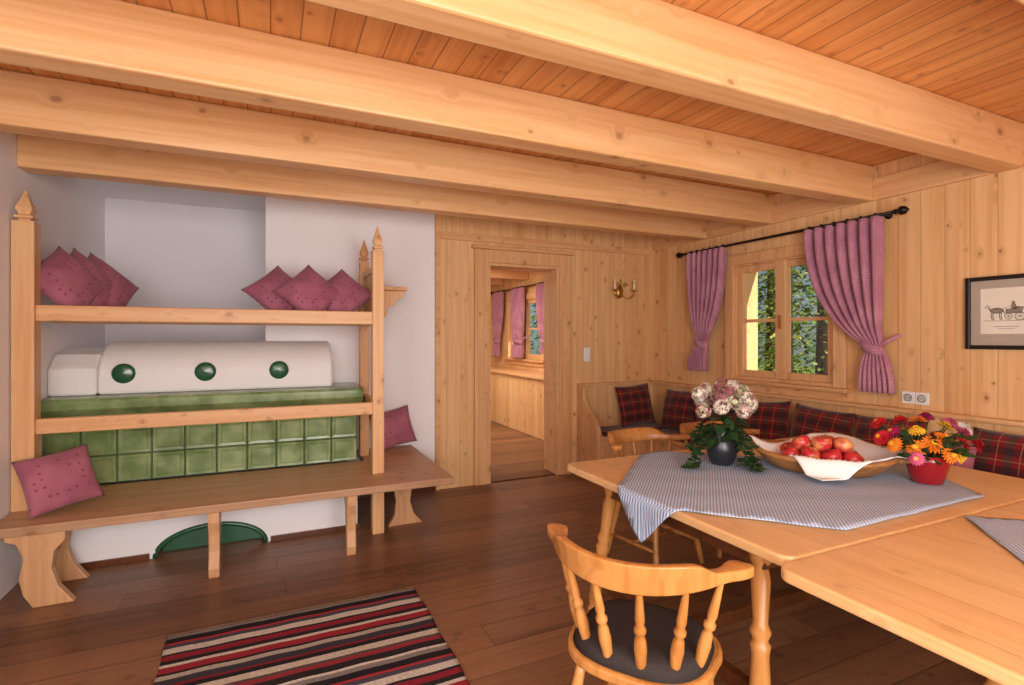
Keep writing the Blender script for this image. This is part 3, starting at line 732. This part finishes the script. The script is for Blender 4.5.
for (u,w,f_,k,R) in [(-.02,.20,.06,'orange',.05),(-.09,.18,.05,'orange',.045),(.05,.22,.04,'orange',.05),(.02,.16,.11,'orange',.04),(-.05,.25,.0,'yellow',.04),(-.17,.19,.02,'orange',.04),(-.15,.24,-.02,'magenta',.04),(-.22,.22,0,'red',.045),(-.19,.28,-.06,'red',.04),
    (.12,.2,.06,'red',.045),(.17,.24,0,'pink',.045),(.15,.28,-.05,'pink',.04),(.22,.19,.02,'red',.04),(.10,.27,-.02,'yellow',.04),(.0,.29,-.06,'orange',.045),(-.08,.29,-.07,'red',.04),(.08,.15,.09,'yellow',.035),(-.11,.14,.08,'pink',.035),(.07,.30,-.1,'magenta',.04),(.24,.25,-.07,'white',.04),(-.02,.22,-.12,'yellow',.04),(.14,.2,-.12,'red',.04),(-.13,.2,-.12,'orange',.04)]:
    c=rt*u*.98+fw*f_+Vector((0,0,w-.01)); d=(c-Vector((0,0,.10)))+fw*.04
    gerb(c,d,R,K[k],K['yellow'] if k!='yellow' else K['orange'])
    tube('stem',[(0,0,.08),tuple(c*.6+Vector((0,0,.05))),tuple(c)],.003,M_leaf,fb,5)
for i in range(110):
    a=random.uniform(0,2*PI); rr_=random.uniform(.05,.17); c=Vector((rr_*math.cos(a)*.8,rr_*math.sin(a)*.8,random.uniform(.12,.22)))
    leafmesh(V,F,MI,c,Vector((math.cos(a),math.sin(a),random.uniform(-.2,.7))),(random.gauss(0,.5),random.gauss(0,.5),1),.07,.03,len(mats)-1)
add('flowers',V,F,mats,fb,mi=MI)

# ---------------------------------------------------------------- far room furniture
kc=root('kitchen_counter',(3.7,8.0,0))
rb(kc,'cabinet',[(3.5,XR-.003,6.2,Y2-.01,.003,.86)],M_wallX,.006)
rb(kc,'worktop',[(3.46,XR-.003,6.18,Y2-.008,.86,.90)],M_py,.006)

# ---------------------------------------------------------------- exterior
boxes('grass_ground',[(XR+.3,30,-12,24,-.5,-.3)],M_grass,b=0)
tree=root('garden_trees',(9,6,-.3))
V=[];F=[];MI=[]
trunks=[(-.6,-.2),(-1.6,2.6),(1.6,2.2),(.5,4.8),(-1,8),(4,-6),(3.6,.2),(4.5,5)]
for tx,ty in trunks:
    hgt=random.uniform(4.5,6.5)
    turned('trunk',(tx,ty,0),(tx+.1,ty,hgt),[(0,.16),(.5,.1),(1,.02)],M_bark,tree,8)
    for i in range(3000):
        z=hgt*random.random()**1.1*.98+.1; R=1.35*(1-z/hgt*.8); a=random.uniform(0,2*PI); q=R*math.sqrt(random.random())
        c=Vector((tx+q*math.cos(a),ty+q*math.sin(a),z-.15*q)); d=Vector((math.cos(a),math.sin(a),random.uniform(-.7,.2)))
        leafmesh(V,F,MI,c,d,(random.gauss(0,.6),random.gauss(0,.6),1),random.uniform(.07,.16),.07,random.choice([0,0,1,1,2]))
add('foliage',V,F,[M_leafo,M_leafd,M_leafy],tree,mi=MI)

# ---------------------------------------------------------------- lights
def area(name,loc,target,size,power,col,sy=None):
    l=bpy.data.lights.new(name,'AREA'); l.energy=power; l.color=col; l.size=size
    if sy: l.shape='RECTANGLE'; l.size_y=sy
    o=bpy.data.objects.new(name,l); o.location=loc; o.rotation_euler=(Vector(target)-Vector(loc)).to_track_quat('-Z','Y').to_euler(); COL.objects.link(o); return o
area('fill_light_behind',(.2,-1.4,1.6),(.6,4,1.2),2.2,122,(1,.975,.96),1.4)  # unseen fill added behind the camera; the wall there has no window
area('fill_light_left',(-1.25,.1,1.6),(3,2.2,1.0),1.6,40,(.94,.96,1),1.2)  # cool fill added out of view at the windowless left wall
area('fill_light_ceiling',(1.4,-1.2,.7),(1.9,1.8,2.7),1.4,34,(1,.95,.88),.8)  # unseen upward fill added to brighten ceiling and beams
area('far_room_light',(2.4,7.2,2.4),(2.6,7.6,0),1.2,60,(1,.88,.74))
sun=bpy.data.lights.new('sun','SUN'); sun.energy=8; sun.angle=.01; sun.color=(1,.92,.78)
so=bpy.data.objects.new('sun',sun); so.rotation_euler=Vector((-.20,.82,-.50)).to_track_quat('-Z','Y').to_euler(); COL.objects.link(so)
w=bpy.data.worlds.new('World'); scene.world=w; w.use_nodes=True; t=w.node_tree
bg=t.nodes['Background']; sky=t.nodes.new('ShaderNodeTexSky'); sky.sky_type='HOSEK_WILKIE'; sky.sun_direction=Vector((.20,-.82,.50)).normalized(); sky.turbidity=3
t.links.new(sky.outputs[0],bg.inputs[0]); bg.inputs[1].default_value=2.0

# ---------------------------------------------------------------- camera
cam=bpy.data.cameras.new('camera'); co=bpy.data.objects.new('camera',cam); COL.objects.link(co)
co.location=(0,0,1.45); yaw=math.atan2(.418,.909)
co.rotation_euler=(PI/2,0,-yaw); cam.sensor_width=36; cam.lens=36*525/1024; cam.shift_y=-(342.5-338)/1024
cam.clip_start=.02
scene.camera=co
scene.view_settings.view_transform='Standard'
scene.view_settings.look='None'
